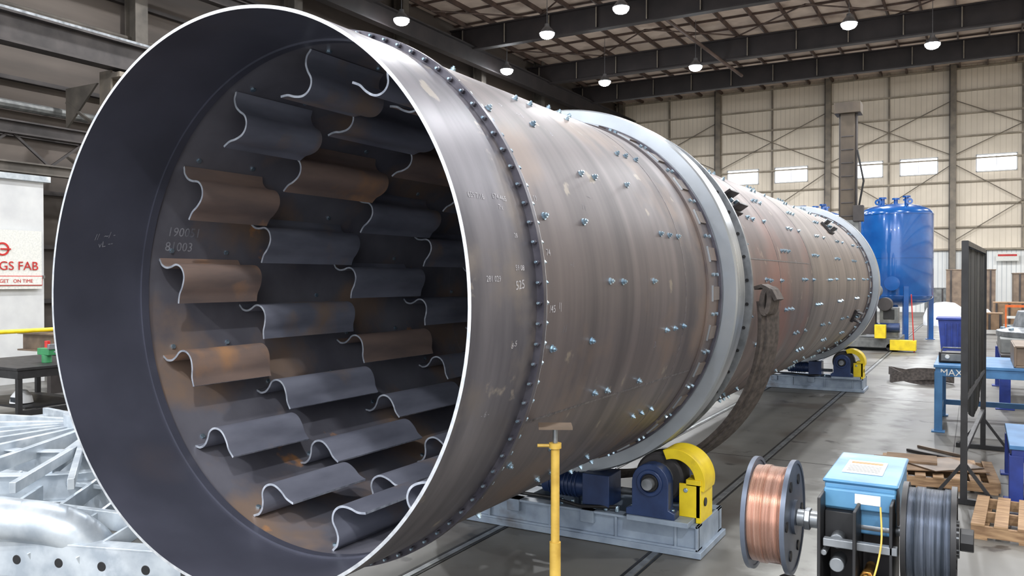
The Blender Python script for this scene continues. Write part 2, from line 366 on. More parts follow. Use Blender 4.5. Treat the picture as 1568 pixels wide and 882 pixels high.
def flight(b,phi,y0,ln,mt,seed):
    Ri=R-T; th=.013; P=[]
    for i,(h,s) in enumerate(prof):
        h0,s0=prof[max(i-1,0)];h1,s1=prof[min(i+1,len(prof)-1)]
        dh,ds=h1-h0,s1-s0;l=math.hypot(dh,ds);nh,ns=-ds/l*th,dh/l*th
        P.append(((h,s),(h-nh,s-ns)))
    A=[]
    for yy in(y0,y0+ln):
        row=[]
        for side in(0,1):
            row.append([])
            for q in P:
                h,s=q[side]; h=max(h,.0); r=Ri-h; row[side].append(b.av(pol(r,phi+s/(Ri-.11),yy)))
        A.append(row)
    n=len(P)
    for i in range(n-1):
        b.af([A[0][0][i],A[0][0][i+1],A[1][0][i+1],A[1][0][i]],mt)
        b.af([A[0][1][i],A[0][1][i+1],A[1][1][i+1],A[1][1][i]],mt)
        b.af([A[0][0][i],A[0][0][i+1],A[0][1][i+1],A[0][1][i]],'edgef')
        b.af([A[1][0][i],A[1][0][i+1],A[1][1][i+1],A[1][1][i]],mt)
    b.af([A[0][0][-1],A[1][0][-1],A[1][1][-1],A[0][1][-1]],'edgef'); b.af([A[0][0][0],A[1][0][0],A[1][1][0],A[0][1][0]],mt)
b=B(); fr=random.Random(11)
for ri,(y0,ln) in enumerate(rows[:13]):
    off=0 if ri%2==0 else step/2
    for k in range(NF):
        mt='flightrust' if (ri==0 and (k in(0,1,13)))or(ri>0 and fr.random()<.18) else 'flight'
        flight(b,base+off+k*step,y0+.01,ln+.01,mt,ri*20+k)
b.build('lifting_flights',dr,ang=50)
b=B()
for ri,(y0,ln) in enumerate(rows[:5]):
    off=0 if ri%2==0 else step/2
    for k in range(NF):
        for f in(.15,.85):
            ph=base+off+k*step-.045-.03
            b.cyl(pol(R-T,ph,y0+ln*f),pol(R-T-.012,ph,y0+ln*f),.016,'bolt',n=6)
b.build('interior_bolts',dr)
Y2=14.2
b=B()
def tire(y0,y1,ro=1.55,ri=1.425):
    c=.012
    b.lathe([(ri,y0),(ro-c,y0),(ro,y0+c),(ro,y1-c),(ro-c,y1),(ri,y1)],'tire',o=O,ax='Y',n=192)
tire(3.55,3.79); tire(Y2-.12,Y2+.12)
b.build('riding_tires',dr,ang=25)
b=B()
for yt in(3.67,Y2):
    b.ring(R-.002,R+.016,yt-.42,yt+.36,'shell',o=O,ax='Y',n=160)
    b.ring(R+.016,R+.04,yt-.165,yt-.135,'flange',o=O,ax='Y',n=160)
    b.ring(R-.002,R+(.14 if yt<5 else .1),yt+.40,yt+.44,'steel',o=O,ax='Y',n=160)
    for k in range(48):
        ph=2*pi*(k+.5)/48; rr=R+(.10 if yt<5 else .06)
        b.cyl(pol(rr,ph,yt+.385),pol(rr,ph,yt+.455),.014,'black',n=8)
    for k in range(30):
        ph=2*pi*k/30
        R3=Matrix.Rotation(-ph,3,'Y')
        b.box(pol(R+.02,ph,yt-.26),(.016,.15,.10),'far',R3)
        b.box(pol(R+.018,ph,yt-.345),(.016,.012,.12),'tire',R3)
        b.cyl(pol(R+.016,ph+.1,yt-.32),pol(R+.034,ph+.1,yt-.32),.014,'bolt',n=6)
        b.cyl(pol(R+.016,ph+.1,yt-.22),pol(R+.034,ph+.1,yt-.22),.014,'bolt',n=6)
b.build('tire_retainers',dr)
b=B()
for y,deg in((4.75,34),(4.75,154),(4.75,274),(11.0,40),(12.5,-22),(11,160)):
    ph=math.radians(deg);R3=Matrix.Rotation(-ph,3,'Y')
    b.box(pol(R+.02,ph,y),(.04,.36,.22),'blackbolt',R3)
    b.box(pol(R+.07,ph+.05,y),(.1,.3,.025),'blackbolt',R3); b.box(pol(R+.07,ph-.05,y),(.1,.3,.025),'blackbolt',R3)
    for dy in(-.1,.1): b.cyl(pol(R+.04,ph,y+dy),pol(R+.08,ph,y+dy),.02,'bolt',n=8)
b.build('lug_brackets',dr,bevel=.004)
def wraptext(txt,y,deg,size,rad,inner=False,name='paint_marks',k='chalk',tilt=0):
    cu=bpy.data.curves.new('t','FONT');cu.body=txt;cu.size=size;cu.resolution_u=2
    o=bpy.data.objects.new('t',cu);bpy.context.scene.collection.objects.link(o)
    dg=bpy.context.evaluated_depsgraph_get();dg.update();me=bpy.data.meshes.new_from_object(o.evaluated_get(dg))
    bpy.data.objects.remove(o)
    for v in me.vertices:
        vy=v.co.y+v.co.x*tilt
        a=math.radians(deg)+(-1 if inner else 1)*vy/rad
        p=pol(rad,a,y+v.co.x)-Vector(O); v.co=p
    me.materials.clear(); me.materials.append(M[k])
    ob=bpy.data.objects.new(name,me);bpy.context.scene.collection.objects.link(ob);ob.parent=dr
RO=R+.0015
wraptext('525',.36,2.5,.055,RO,tilt=.1); wraptext('59 08',.37,6,.035,RO); wraptext('674-465',.29,19,.036,RO,tilt=-.05); wraptext('7x',.32,17,.035,RO)
wraptext('659 7/16',.09,18.5,.036,RO); wraptext('281 029',.12,4,.036,RO); wraptext('74',.68,9,.045,RO); wraptext('19',.68,20,.04,RO); wraptext('8-5',.34,-8,.035,RO,tilt=.3)
wraptext('/45',.68,-2,.05,RO); wraptext('28',.4,12,.03,RO); wraptext('- 6 -',.2,-20,.04,RO,k='chalk2')
rt=random.Random(3)
for i in range(44): wraptext(rt.choice(['x','~ /','27','- -','/ 5','1|','o','45','L','__','/ /','3-']),rt.uniform(.7,7),rt.uniform(-45,60),rt.uniform(.03,.06),RO,k=rt.choice(['chalk','chalk2','chalk2']),tilt=rt.uniform(-.4,.4))
wraptext('190051',.70,164,.085,R-T-.0015,True,k='chalk2');wraptext('81003',.70,168,.085,R-T-.0015,True,k='chalk2')
wraptext('//  ~/ -\n  vL --',.22,166,.05,R-T-.0015,True,k='chalk2',tilt=.2)

# ================= TURNING ROLLS =================
def turning_roll(yc,rc,nm='turning_roll'):
    p=parent(nm,(0,yc,0)); b=B(); rr=.2; D=rc+rr; z=.56; x0=math.sqrt(D*D-(AZ-z)**2); yf=yc+.1
    for dy in(-.28,.28):
        b.box((0,yf+dy,.24),(2.56,.12,.02),'rollblue'); b.box((0,yf+dy,.06),(2.56,.12,.02),'rollblue'); b.box((0,yf+dy-.02,.15),(2.56,.02,.18),'rollblue')
        for x in(-1.1,-.6,0,.6,1.1): b.box((x,yf+dy,.15),(.02,.11,.17),'rollblue')
    for s in(-1,1): b.box((s*1.27,yf,.15),(.02,.68,.2),'rollblue'); b.box((s*.98,yc,.27),(.5,.66,.04),'rollblue'); b.box((s*.35,yc,.2),(.12,.5,.1),'rollblue')
    b.box((0,yf,.03),(2.62,.72,.05),'rollblue')
    b.build('base_frame',p,bevel=.003)
    b=B()
    for s in(-1,1):
        x=s*x0
        b.lathe([(.05,-.1),(rr-.02,-.1),(rr,-.08),(rr,.08),(rr-.02,.1),(.05,.1)],'rubber',o=(x,yc,z),ax='Y',n=40)
        b.cyl((x,yc-.38,z),(x,yc+.38,z),.045,'steel',n=20)
        b.cyl((x,yc-.115,z),(x,yc-.1,z),.12,'steel',n=24)
    b.build('rollers',p)
    b=B()
    for s in(-1,1):
        x=s*x0
        for dy in(-.31,.21):
            hb=z-.29
            pts=[(-.2,-hb),(.2,-hb),(.2,-hb+.05),(.15,-hb+.07)]+[(.15*math.cos(a),.15*math.sin(a)) for a in[i*pi/10 for i in range(11)]]+[(-.15,-hb+.07),(-.2,-hb+.05)]
            b.prism(pts,(x,yc+dy,z),(1,0,0),(0,0,1),(0,.12,0),'gearblue')
            b.ring(.075,.105,-.02,.0,'gearblue',o=(x,yc+dy,z),ax='Y',n=24)
            b.cyl((x,yc+dy-.012,z),(x,yc+dy+.01,z),.07,'black',n=20)
            for q in(-.165,.165): b.cyl((x+q,yc+dy+.06,.28),(x+q,yc+dy+.06,.36),.018,'bolt',n=6)
    b.box((.42,yc-.1,.42),(.24,.26,.26),'gearblue'); b.cyl((.32,yc-.1,.42),(-.1,yc-.1,.42),.1,'gearblue',n=24)
    for i in range(8): b.cyl((.22-i*.035,yc-.1,.42),(.21-i*.035,yc-.1,.42),.115,'gearblue',n=24)
    b.box((-.45,yc-.15,.36),(.3,.2,.14),'steel'); b.cyl((-.3,yc+.1,.36),(.7,yc+.1,.36),.03,'steel',n=12)
    for i in range(6): b.cyl((.1+i*.1,yc-.2,.26),(.1+i*.1,yc-.2,.31),.02,'bolt',n=6)
    b.tube([(.6,yc-.2,.3),(.3,yc-.26,.28),(0,yc-.2,.3),(-.4,yc-.2,.3)],.015,'black')
    b.build('bearings_and_drive',p,bevel=.006)
    b=B()
    for s in(-1,1):
        x=s*x0; n=24; a0,a1=(math.radians(-15),math.radians(112)) if s>0 else (math.radians(68),math.radians(195))
        c=(x+s*.14,yc,z+.0)
        b.lathe([(.215,-.14),(.25,-.14),(.25,.14),(.215,.14)],'yellow',o=c,ax='Y',n=n,a0=a0,a1=a1)
        b.lathe([(.17,-.145),(.25,-.145),(.25,-.13),(.17,-.13)],'yellow',o=c,ax='Y',n=n,a0=a0,a1=a1)
        b.lathe([(.17,.13),(.25,.13),(.25,.145),(.17,.145)],'yellow',o=c,ax='Y',n=n,a0=a0,a1=a1)
        X=1.26 
        b.box((s*(X-.0),yc,.40),(.04,.32,.30),'yellow'); b.box((s*(X-.07),yc-.15,.42),(.17,.02,.26),'yellow'); b.box((s*(X-.07),yc+.15,.42),(.17,.02,.26),'yellow')
        b.box((s*(X-.04),yc,.56),(.12,.32,.05),'yellow')
        b.cyl((s*(X-.1),yc-.17,.5),(s*(X-.1),yc-.155,.5),.02,'bolt',n=6);b.cyl((s*(X+.02),yc-.05,.4),(s*(X+.03),yc-.05,.4),.035,'black',n=12)
    b.build('roller_guards',p,bevel=.004)
turning_roll(3.67,1.55); turning_roll(Y2,1.55)

# ---- webbing sling
p=parent('lifting_sling',(1.2,4.45,1.2)); 
for lay,(dr_,dy_) in enumerate(((0,0),(.035,.06))):
    b=B(); pts=[]
    for i in range(34):
        a=math.radians(-3-i*2.9); r=1.56+dr_+.17*math.sin(min(1,i/22)*pi/2); pts.append((r*math.cos(a),4.42+dy_+.1*math.sin(i*.1),AZ+r*math.sin(a)))
    b.ribbon(pts,(0.06,.2,0),.035,'strap'); b.build('webbing',p)
b=B(); loop=[]
for i in range(21):
    a=i/20*2*pi; loop.append((1.6+.032*math.sin(a),4.42,1.97-.10*math.cos(a)+.03*math.sin(a)))
b.ribbon(loop,(0.03,.2,0),.04,'strap')
b.ribbon([(1.5,4.42,2.08),(1.56,4.42,2.1),(1.64,4.42,2.06),(1.68,4.42,1.98)],(0.02,.18,0),.03,'strap')
b.build('choker_loop',p)
# ---- jack stand
jx,jy=1.385,.77
p=parent('pipe_jack_stand',(jx,jy,0)); b=B()
b.cyl((jx,jy,.05),(jx,jy,1.36),.021,'tan',n=20); b.cyl((jx,jy,.05),(jx,jy,.9),.027,'tan',n=20)
b.cyl((jx,jy,1.36),(jx,jy,1.44),.012,'steel',n=12)
b.box((jx,jy,1.455),(.16,.13,.012),'brownsteel',Matrix.Rotation(.5,3,'Z'))
b.cyl((jx,jy,1.35),(jx,jy,1.375),.03,'tan',n=20); b.cyl((jx,jy,1.362),(jx-.075,jy-.04,1.362),.008,'tan',n=8)
for k in range(3):
    a=k*2.094+.4; b.bar((jx,jy,.3),(jx+.32*math.cos(a),jy+.32*math.sin(a),.02),.03,.03,'tan'); b.box((jx+.32*math.cos(a),jy+.32*math.sin(a),.01),(.09,.09,.02),'tan')
b.build('stand_body',p)

# ================= WIRE FEEDER =================
p=parent('welding_wire_feeder',(2.85,-.46,0)); fy=-.46; fz=1.525
def spool(b,x,r,w,core,kw,kf):
    b.ring(.025,r,-w/2-.006,-w/2,kf,o=(x,fy,fz),ax='X',n=56); b.ring(.025,r,w/2,w/2+.006,kf,o=(x,fy,fz),ax='X',n=56)
    for s in(-1,1): b.ring(r-.006,r+.003,s*(w/2+.003)-.006,s*(w/2+.003)+.006,kf,o=(x,fy,fz),ax='X',n=56)
    for s in(-1,1):
        b.ring(.02,.045,s*(w/2+.008)-.006,s*(w/2+.008)+.006,kf,o=(x,fy,fz),ax='X',n=24)
        for k in range(6):
            a=k*pi/3; b.cyl((x+s*(w/2+.004),fy+.1*r/.14*math.cos(a),fz+.1*r/.14*math.sin(a)),(x+s*(w/2+.009),fy+.1*r/.14*math.cos(a),fz+.1*r/.14*math.sin(a)),.014,'black',n=14)
    pr=[];n=34
    for i in range(n):
        x0=-w/2+w*i/n; rc=core+(.003 if (i//7)%3==1 else 0)
        pr+=[(rc,x0),(rc+.0012,x0+w/n*.5)]
    pr.append((core,w/2)); b.lathe(pr,kw,o=(x,fy,fz),ax='X',n=56,closed=False)
b=B(); spool(b,2.66,.146,.092,.126,'copper','spool'); spool(b,3.035,.122,.10,.112,'wire','black')
b.build('wire_spools',p,ang=60)
b=B(); b.cyl((2.575,fy,fz),(3.13,fy,fz),.012,'steel',n=16); b.cyl((2.58,fy,fz),(2.6,fy,fz),.025,'black',n=20)
b.cyl((3.1,fy,fz),(3.13,fy,fz),.028,'black',n=8); b.cyl((3.09,fy,fz),(3.10,fy,fz),.045,'steel',n=20)
b.cyl((2.72,fy,fz),(2.775,fy,fz),.022,'steel',n=20); b.cyl((2.74,fy,fz),(2.755,fy,fz),.03,'steel',n=6)
b.bar((2.8,fy-.09,1.50),(2.97,fy-.09,1.50),.02,.02,'steel')
b.build('spindle',p,bevel=.002)
b=B()
b.box((2.875,-.29,1.57),(.17,.36,.125),'feeder'); b.box((2.875,-.47,1.595),(.17,.03,.05),'feeder')
b.box((2.875,-.29,1.636),(.18,.37,.01),'feeder')
b.build('feeder_case',p,bevel=.008)
b=B(); b.box((2.87,-.3,1.6425),(.10,.16,.002),'label'); b.box((2.87,-.25,1.6438),(.08,.02,.001),'orange')
for i in range(6): b.box((2.87,-.28-.014*i-.01,1.6437),(.08,.003,.001),'grey')
b.box((2.895,-.4855,1.6),(.06,.001,.025),'label')
b.build('case_label',p,smooth=False)
b=B()
b.box((2.79,-.46,1.44),(.008,.2,.34),'black'); b.box((2.875,-.50,1.44),(.008,.16,.3),'black'); b.box((2.955,-.46,1.44),(.008,.2,.34),'black')
b.box((2.875,-.38,1.4),(.17,.02,.4),'blackbolt'); b.box((2.875,-.44,1.28),(.19,.24,.012),'black'); b.box((2.83,-.45,1.53),(.07,.1,.07),'black')
b.box((2.91,-.48,1.35),(.05,.06,.06),'black'); b.box((2.92,-.52,1.34),(.036,.012,.03),'redp'); b.box((2.92,-.527,1.345),(.036,.004,.012),'label')
b.cyl((2.90,-.56,1.42),(2.90,-.44,1.42),.013,'brass',n=14); b.cyl((2.90,-.54,1.42),(2.90,-.52,1.42),.018,'brass',n=6)
b.cyl((2.83,-.54,1.5),(2.83,-.48,1.5),.018,'steel',n=16); b.cyl((2.83,-.54,1.44),(2.83,-.48,1.44),.018,'steel',n=16); b.cyl((2.8,-.55,1.47),(2.8,-.48,1.47),.008,'steel',n=8)
b.build('drive_plates',p,bevel=.002)
b=B()
b.tube(catmull([(2.9,-.56,1.42),(2.92,-.6,1.44),(2.935,-.57,1.52),(2.93,-.54,1.6)],6),.0022,'tan')
b.tube(catmull([(2.7,-.5,1.30),(2.73,-.56,1.36),(2.76,-.56,1.28),(2.78,-.5,1.15),(2.8,-.4,.8)],6),.014,'rubber')
b.tube(catmull([(2.83,-.46,1.3),(2.78,-.6,1.24),(2.7,-.55,1.2),(2.7,-.4,1.1)],6),.009,'black')
b.tube(catmull([(2.65,-.35,1.3),(2.69,-.42,1.345),(2.75,-.44,1.33),(2.79,-.46,1.3)],6),.012,'black')
b.build('hoses',p)
b=B(); b.cyl((2.87,-.42,.03),(2.87,-.42,1.28),.04,'grey',n=20); b.box((2.87,-.42,.03),(.5,.5,.04),'grey'); b.box((2.72,-.4,1.26),(.26,.1,.03),'steel')
for s in(-1,1):
    for q in(-1,1): b.cyl((2.87+s*.24,-.42+q*.24,.0),(2.87+s*.24,-.42+q*.24,.06),.03,'black',n=14)
b.build('pedestal',p,bevel=.003)

# ================= TANKS =================
def tank(x,y,h,r,nm='pressure_tank'):
    p=parent(nm,(x,y,0)); b=B(); zb=1.15; zt=h-.2
    pr=[(0,zb)]; 
    for i in range(1,9): a=i/8*pi/2; pr.append((r*math.sin(a),zb+.42*(1-math.cos(a))))
    for i in range(9): a=i/8*pi/2; pr.append((r*math.cos(a),zt-.42+.42*math.sin(a)))
    b.lathe(pr,'tank',o=(x,y,0),n=64,closed=False)
    for z in(zb+.42,zt-.42,2.9): b.ring(r-.005,r+.008,z-.015,z+.015,'tank',o=(x,y,0),n=64)
    for k in range(4):
        a=k*pi/2+.35; cx,cy=x+(r-.04)*math.cos(a),y+(r-.04)*math.sin(a)
        b.box((cx,cy,.95),(.16,.16,1.9),'tank',Matrix.Rotation(a,3,'Z')); b.box((cx,cy,.01),(.3,.3,.03),'tank')
    for a,q in((0,.0),(1,.6),(2.5,.7),(4,.6),(5.2,.85)):
        cx,cy=x+q*math.cos(a),y+q*math.sin(a); b.cyl((cx,cy,zt-.2),(cx,cy,h-.02),.07,'tank',n=16); b.cyl((cx,cy,h-.06),(cx,cy,h),.13,'tank',n=20)
    b.cyl((x,y-r+.1,2.0),(x,y-r-.15,2.0),.16,'tank',n=24); b.cyl((x,y-r-.15,2.0),(x,y-r-.2,2.0),.25,'tank',n=24)
    for s in(-.5,.5): b.ring(.05,.11,-.02,.02,'tank',o=(x+s,y-.9,h-.2),ax='Y',n=16)
    b.cyl((x,y,zb-.3),(x,y,zb+.1),.1,'tank',n=16)
    b.build('vessel',p)
tank(.62,29.6,5.05,1.22); tank(-2.35,31,5.0,1.22)
# ================= MANIPULATOR =================
mx,my=-.42,25.2
p=parent('welding_manipulator',(mx,my,0)); b=B()
b.box((mx,my,4),(.42,.42,7),'mast'); b.box((mx,my,7.55),(.78,.7,.34),'mast'); b.box((mx+.24,my,4.4),(.06,.18,6),'darksteel'); b.box((mx-.24,my,4.4),(.06,.18,6),'darksteel')
for i in range(14): b.box((mx,my-.215,1.2+i*.42),(.36,.02,.04),'darksteel')
b.box((mx,my,3.6),(.7,.7,.8),'grey'); b.box((mx+.35,my-.35,4.2),(.3,.3,.5),'darksteel')
b.tube([(mx+.35,my-.3,4.4),(mx+.5,my-.4,5.2),(mx+.3,my-.3,6.2)],.03,'black')
b.build('mast',p,bevel=.01)
b=B(); b.box((mx+.4,my-.3,.25),(2.4,2.0,.3),'grey'); b.cyl((mx,my,.4),(mx,my,.8),.55,'grey',n=32)
b.box((mx+1.3,my-.9,.85),(.5,.6,.9),'grey'); b.box((mx+1.3,my-1.21,1.1),(.3,.03,.3),'black'); b.cyl((mx+.9,my-1.2,.7),(mx+1.6,my-1.2,.7),.14,'gearblue',n=20)
b.box((mx+1.7,my-1.3,.2),(.7,.35,.3),'yellow'); b.cyl((mx+1.2,my-1.4,1.4),(mx+1.2,my-.9,1.4),.2,'darksteel',n=20)
b.box((mx+.7,my-1.2,1.2),(.5,.5,1.4),'darksteel'); b.cyl((mx+.9,my-1.6,1.8),(mx+.9,my-1.0,1.8),.22,'grey',n=24); b.box((mx+1.1,my-1.5,.6),(.3,.3,.4),'yellow')
for s in(-1,1):
    for q in(-1,1): b.cyl((mx+.4+s*.95,my-.3+q*.8,.12),(mx+.4+s*.95,my-.3+q*1.0,.12),.12,'black',n=16)
b.cyl((mx+2.0,my-1.4,0),(mx+1.9,my-1.2,1.7),.015,'redp',n=8)
b.build('carriage',p,bevel=.01)

# ================= WELD SCREEN =================
p=parent('welding_screen',(3.1,7.5,0)); b=B()
A=Vector((3.04,6.2,0));C=Vector((3.22,9.2,0)); z=Vector((0,0,1))
for q in(A,C):
    b.bar(q+z*.05,q+z*2.52,.06,.06,'black'); d=(C-A).normalized(); n=Vector((d.y,-d.x,0))
    w_=.3
    b.bar(q-n*w_+z*.03,q+n*w_+z*.03,.06,.05,'black'); b.bar(q-n*.25+z*.05,q+z*.4,.03,.03,'black'); b.bar(q+n*.25+z*.05,q+z*.4,.03,.03,'black')
b.bar(A+z*2.5,C+z*2.5,.05,.05,'black'); b.bar(A+z*1.0,C+z*1.0,.04,.04,'black'); b.bar(A+z*.5,C+z*.5,.04,.04,'black')
b.build('frame',p)
b=B(); n=60
d=(C-A)
for i in range(n):
    t0,t1=i/n,(i+1)/n
    w0=.006*math.sin(i*.35);w1=.006*math.sin((i+1)*.35)
    i0=len(b.v)
    for t,w in((t0,w0),(t1,w1)):
        for zz in(2.47,1.0-.35*math.sin(t*pi)): b.av(A+d*t+Vector((w,0,zz)))
    b.af([i0,i0+1,i0+3,i0+2],'curt')
cu=b.build('curtain',p); sm=cu.modifiers.new('s','SOLIDIFY'); sm.thickness=.004
# ================= BENCHES =================
def bench(nm,x0,x1,y0,y1,h,k,top,leg=.1):
    p=parent(nm,((x0+x1)/2,(y0+y1)/2,0)); b=B(); cx,cy=(x0+x1)/2,(y0+y1)/2
    b.box((cx,cy,h-.02),(x1-x0,y1-y0,.04),top)
    for s,y in((-1,y0+.06),(1,y1-.06)): b.box((cx,y,h-.1),(x1-x0-.04,.08,.12),k)
    for x in(x0+.06,x1-.06):
        b.box((x,cy,h-.1),(.08,y1-y0-.2,.12),k)
        for y in(y0+.06,y1-.06): b.box((x,y,(h-.1)/2),(leg,leg,h-.1),k); b.box((x,y,.01),(leg*1.7,leg*1.7,.02),k)
        b.box((x,cy,.22),(.05,y1-y0-.1,.08),k)
    b.box((cx,y1-.06,.22),(x1-x0-.1,.05,.08),k)
    b.build('bench_frame',p,bevel=.004); return p
p=bench('steel_workbench',2.62,4.2,10.2,11.9,.95,'bench','bench')
cu=bpy.data.curves.new('lettering','FONT');cu.body='MAX';cu.size=.13;cu.extrude=.001
o=bpy.data.objects.new('lettering',cu);cu.materials.append(M['label']);o.parent=p;o.location=(2.70-3.41,10.2-11.05+.012,.805);o.rotation_euler=(pi/2,0,0);bpy.context.scene.collection.objects.link(o)
p=bench('blue_work_stand',3.42,4.5,6.5,7.9,.55,'dblue','bench',.12)
p=parent('battery_charger',(2.85,10.7,.95)); b=B(); b.box((2.85,10.7,1.03),(.36,.26,.14),'black'); b.box((2.85,10.56,1.03),(.3,.02,.1),'grey'); b.cyl((2.78,10.55,1.04),(2.78,10.53,1.04),.03,'label',n=14)
b.tube([(2.7,10.7,1.1),(2.72,10.7,1.16),(2.98,10.7,1.16),(3.0,10.7,1.1)],.01,'steel'); b.build('case',p,bevel=.01)
p=bench('heavy_fabrication_table',3.5,6.2,13,16.5,.9,'dblue','darksteel',.16)
p=parent('steel_bearing_housing',(4.3,14.4,.9)); b=B()
b.box((4.6,14.6,1.02),(2.2,2.4,.24),'grey'); b.lathe([(.5,0),(.95,0),(.95,.1),(.7,.16),(.62,.45),(.5,.45)],'steel',o=(4.4,14.4,1.14),n=40)
for k in range(12): a=k*pi/6; b.cyl((4.4+.84*math.cos(a),14.4+.84*math.sin(a),1.2),(4.4+.84*math.cos(a),14.4+.84*math.sin(a),1.3),.04,'bolt',n=8)
b.build('housing',p,bevel=.01)
p=parent('steel_channel_beam',(3.9,11.2,.95)); b=B()
b.box((3.6,10.9,1.1),(.03,1.3,.28),'brownsteel');b.box((3.7,10.9,.965),(.2,1.3,.025),'brownsteel');b.box((3.7,10.9,1.235),(.2,1.3,.025),'brownsteel'); b.box((3.7,10.3,1.1),(.18,.02,.24),'brownsteel'); b.build('channel',p,bevel=.004)
p=parent('blue_storage_bin',(2.7,24,0)); b=B()
b.prism([(-.42,.12),(.42,.12),(.5,1.0),(-.5,1.0)],(2.7,23.5,0),(1,0,0),(0,0,1),(0,1,0),'dblue'); b.box((2.7,24,1.02),(1.1,1.1,.06),'dblue')
for s in(-1,1): b.box((2.7+s*.35,24,.06),(.1,1,.12),'dblue')
for i in range(5): b.box((2.4+i*.15,23.47,.55),(.03,.05,.7),'dblue')
b.build('bin_body',p,bevel=.01)
def pallet(x,y,z,rot,nm='wood_pallet'):
    p=parent(nm,(x,y,z)); b=B(Matrix.Translation((x,y,z))@Matrix.Rotation(rot,4,'Z'))
    for s in(-.5,0,.5): b.box((0,s,.065),(1.1,.04,.09),'wood')
    for i in range(7): b.box((-.5+i*.166,0,.12),(.1,1.05,.02),'wood')
    for i in range(4): b.box((-.48+i*.32,0,.01),(.1,1.05,.02),'wood')
    b.build('boards',p,bevel=.002,smooth=False)
pallet(2.78,7.2,0,.06);pallet(3.68,5.55,0,-.05)
p=parent('cardboard_sheet',(2.7,7.2,.16)); b=B(Matrix.Translation((2.7,7.2,.15))@Matrix.Rotation(.35,4,'Z'))
b.box((0,0,.004),(.95,.7,.01),'card'); b.box((.1,-.1,.02),(.6,.5,.01),'brownsteel',Matrix.Rotation(.4,3,'Z')); b.box((-.15,.1,.035),(.5,.4,.02),'card',Matrix.Rotation(-.3,3,'Z')); b.build('sheets',p)
p=parent('loose_steel_bar',(2.75,8.6,0)); b=B(); b.bar((2.4,8.6,.02),(3.0,8.2,.02),.05,.03,'darksteel'); b.bar((2.5,8.9,.02),(3.0,8.5,.02),.03,.03,'brownsteel'); b.build('bars',p)
p=parent('lifting_strap_pile',(1.75,16.3,0)); b=B()
pts=[]
for i in range(90):
    t=i/89; a=t*4*pi; pts.append((1.95+(.55+.1*math.sin(a*1.7))*math.cos(a)+.15*math.sin(3*t),16.3+(.5)*math.sin(a),.1+.07*math.sin(a*1.5)+t*.06))
b.ribbon(pts,(0,.03,.16),.02,'strap'); b.ribbon(catmull([(2.1,16.0,.12),(2.5,15.9,.2),(2.75,16.2,.12),(2.5,16.6,.1)],6),(0,.05,.18),.02,'strap')
b.build('strap',p)
def crate_stack(nm,x,y,w,d,h,k):
    p=parent(nm,(x,y,0)); b=B(); b.box((x,y,h/2+.1),(w,d,h-.2),k)
    for s in(-1,1): b.box((x+s*w*.35,y,.05),(.12,d,.1),'wood')
    b.box((x,y,h+.02),(w*1.02,d*1.02,.05),k)
    for s in(-1,0,1): b.box((x+s*w*.4,y-d/2-.01,h/2+.1),(.08,.03,h-.2),'darksteel')
    b.build('crate',p,bevel=.01)
crate_stack('shipping_crate',2.9,46,2.2,2,2.6,'brownsteel'); crate_stack('shipping_crate',6.0,44,2.6,2,2.4,'brownsteel'); crate_stack('cardboard_carton',4.4,39,1.2,1,1.1,'card')
crate_stack('shipping_crate',6.3,33,1.8,1.5,1.3,'white'); crate_stack('cardboard_carton',3.6,34,.9,.8,.8,'card'); crate_stack('shipping_crate',1.5,50,1.8,1.5,1.6,'grey')
p=parent('plastic_wrapped_bundle',(1.9,40,0)); b=B(); b.lathe([(0,1.1),(.4,1.05),(.75,.8),(.9,.4),(.9,0)],'plastic',o=(1.9,40,0),n=12,closed=False); b.lathe([(0,.9),(.4,.85),(.7,.5),(.75,0)],'plastic',o=(3.2,38,0),n=9,closed=False); b.lathe([(0,.7),(.4,.65),(.6,.4),(.7,0)],'plastic',o=(4.8,30,0),n=9,closed=False); b.build('wrap',p,ang=20)
p=parent('safety_barrier',(5,36,0)); b=B()
for x in(4.2,5.0,5.8): b.bar((x,36,0),(x,36,1.1),.06,.06,'orange')
b.bar((4.2,36,1.05),(5.8,36,1.05),.05,.1,'orange');b.bar((4.2,36,.6),(5.8,36,.6),.05,.1,'label');b.build('rails',p)
p=parent('wall_notice_sign',(4.8,55.7,3.6)); b=B(); b.box((4.8,55.62,3.5),(1.2,.05,.5),'label'); b.box((4.8,55.59,3.6),(1.0,.02,.12),'redp'); b.build('sign',p)

# ================= LEFT SIDE =================
of=parent('office_building',(-16,0,0)); b=B()
b.box((-15.6,1,2.1),(3.2,12.8,4.2),'white'); b.box((-15.6,1,4.25),(3.4,13,.12),'galv')
b.box((-13.98,1,2.2),(.04,12.8,.06),'grey')
for y in(-4,-1,2.3,4.6): 
    b.box((-13.97,y,1.45),(.06,1.9,.95),'glass')
    for q in(-.97,0,.97): b.box((-13.94,y+q,1.45),(.06,.06,1.05),'white')
    for q in(-.5,.5): b.box((-13.94,y,1.45+q),(.06,2,.06),'white')
b.build('walls',of,smooth=False)
sg=parent('company_sign',(-13.9,6,2.7)); b=B(); b.box((-13.93,5.6,2.55),(.05,3.4,1.2),'label'); b.box((-13.895,5.6,2.12),(.02,3.4,.2),'redp')
b.box((-13.893,5.6,2.12),(.022,3.38,.17),'label')
b.ring(.1,.135,0,.012,'redp',o=(-13.9,6.5,2.76),ax='X',n=28); b.box((-13.885,6.56,2.76),(.02,.2,.03),'redp')
b.build('board',sg,smooth=False)
def txt(par,body,size,loc,k):
    cu=bpy.data.curves.new('lettering','FONT');cu.body=body;cu.size=size;cu.extrude=.003;cu.align_x='RIGHT';cu.materials.append(M[k])
    o=bpy.data.objects.new('lettering',cu);bpy.context.scene.collection.objects.link(o);o.parent=par;o.location=Vector(loc)-par.location;o.rotation_euler=(pi/2,0,pi/2)
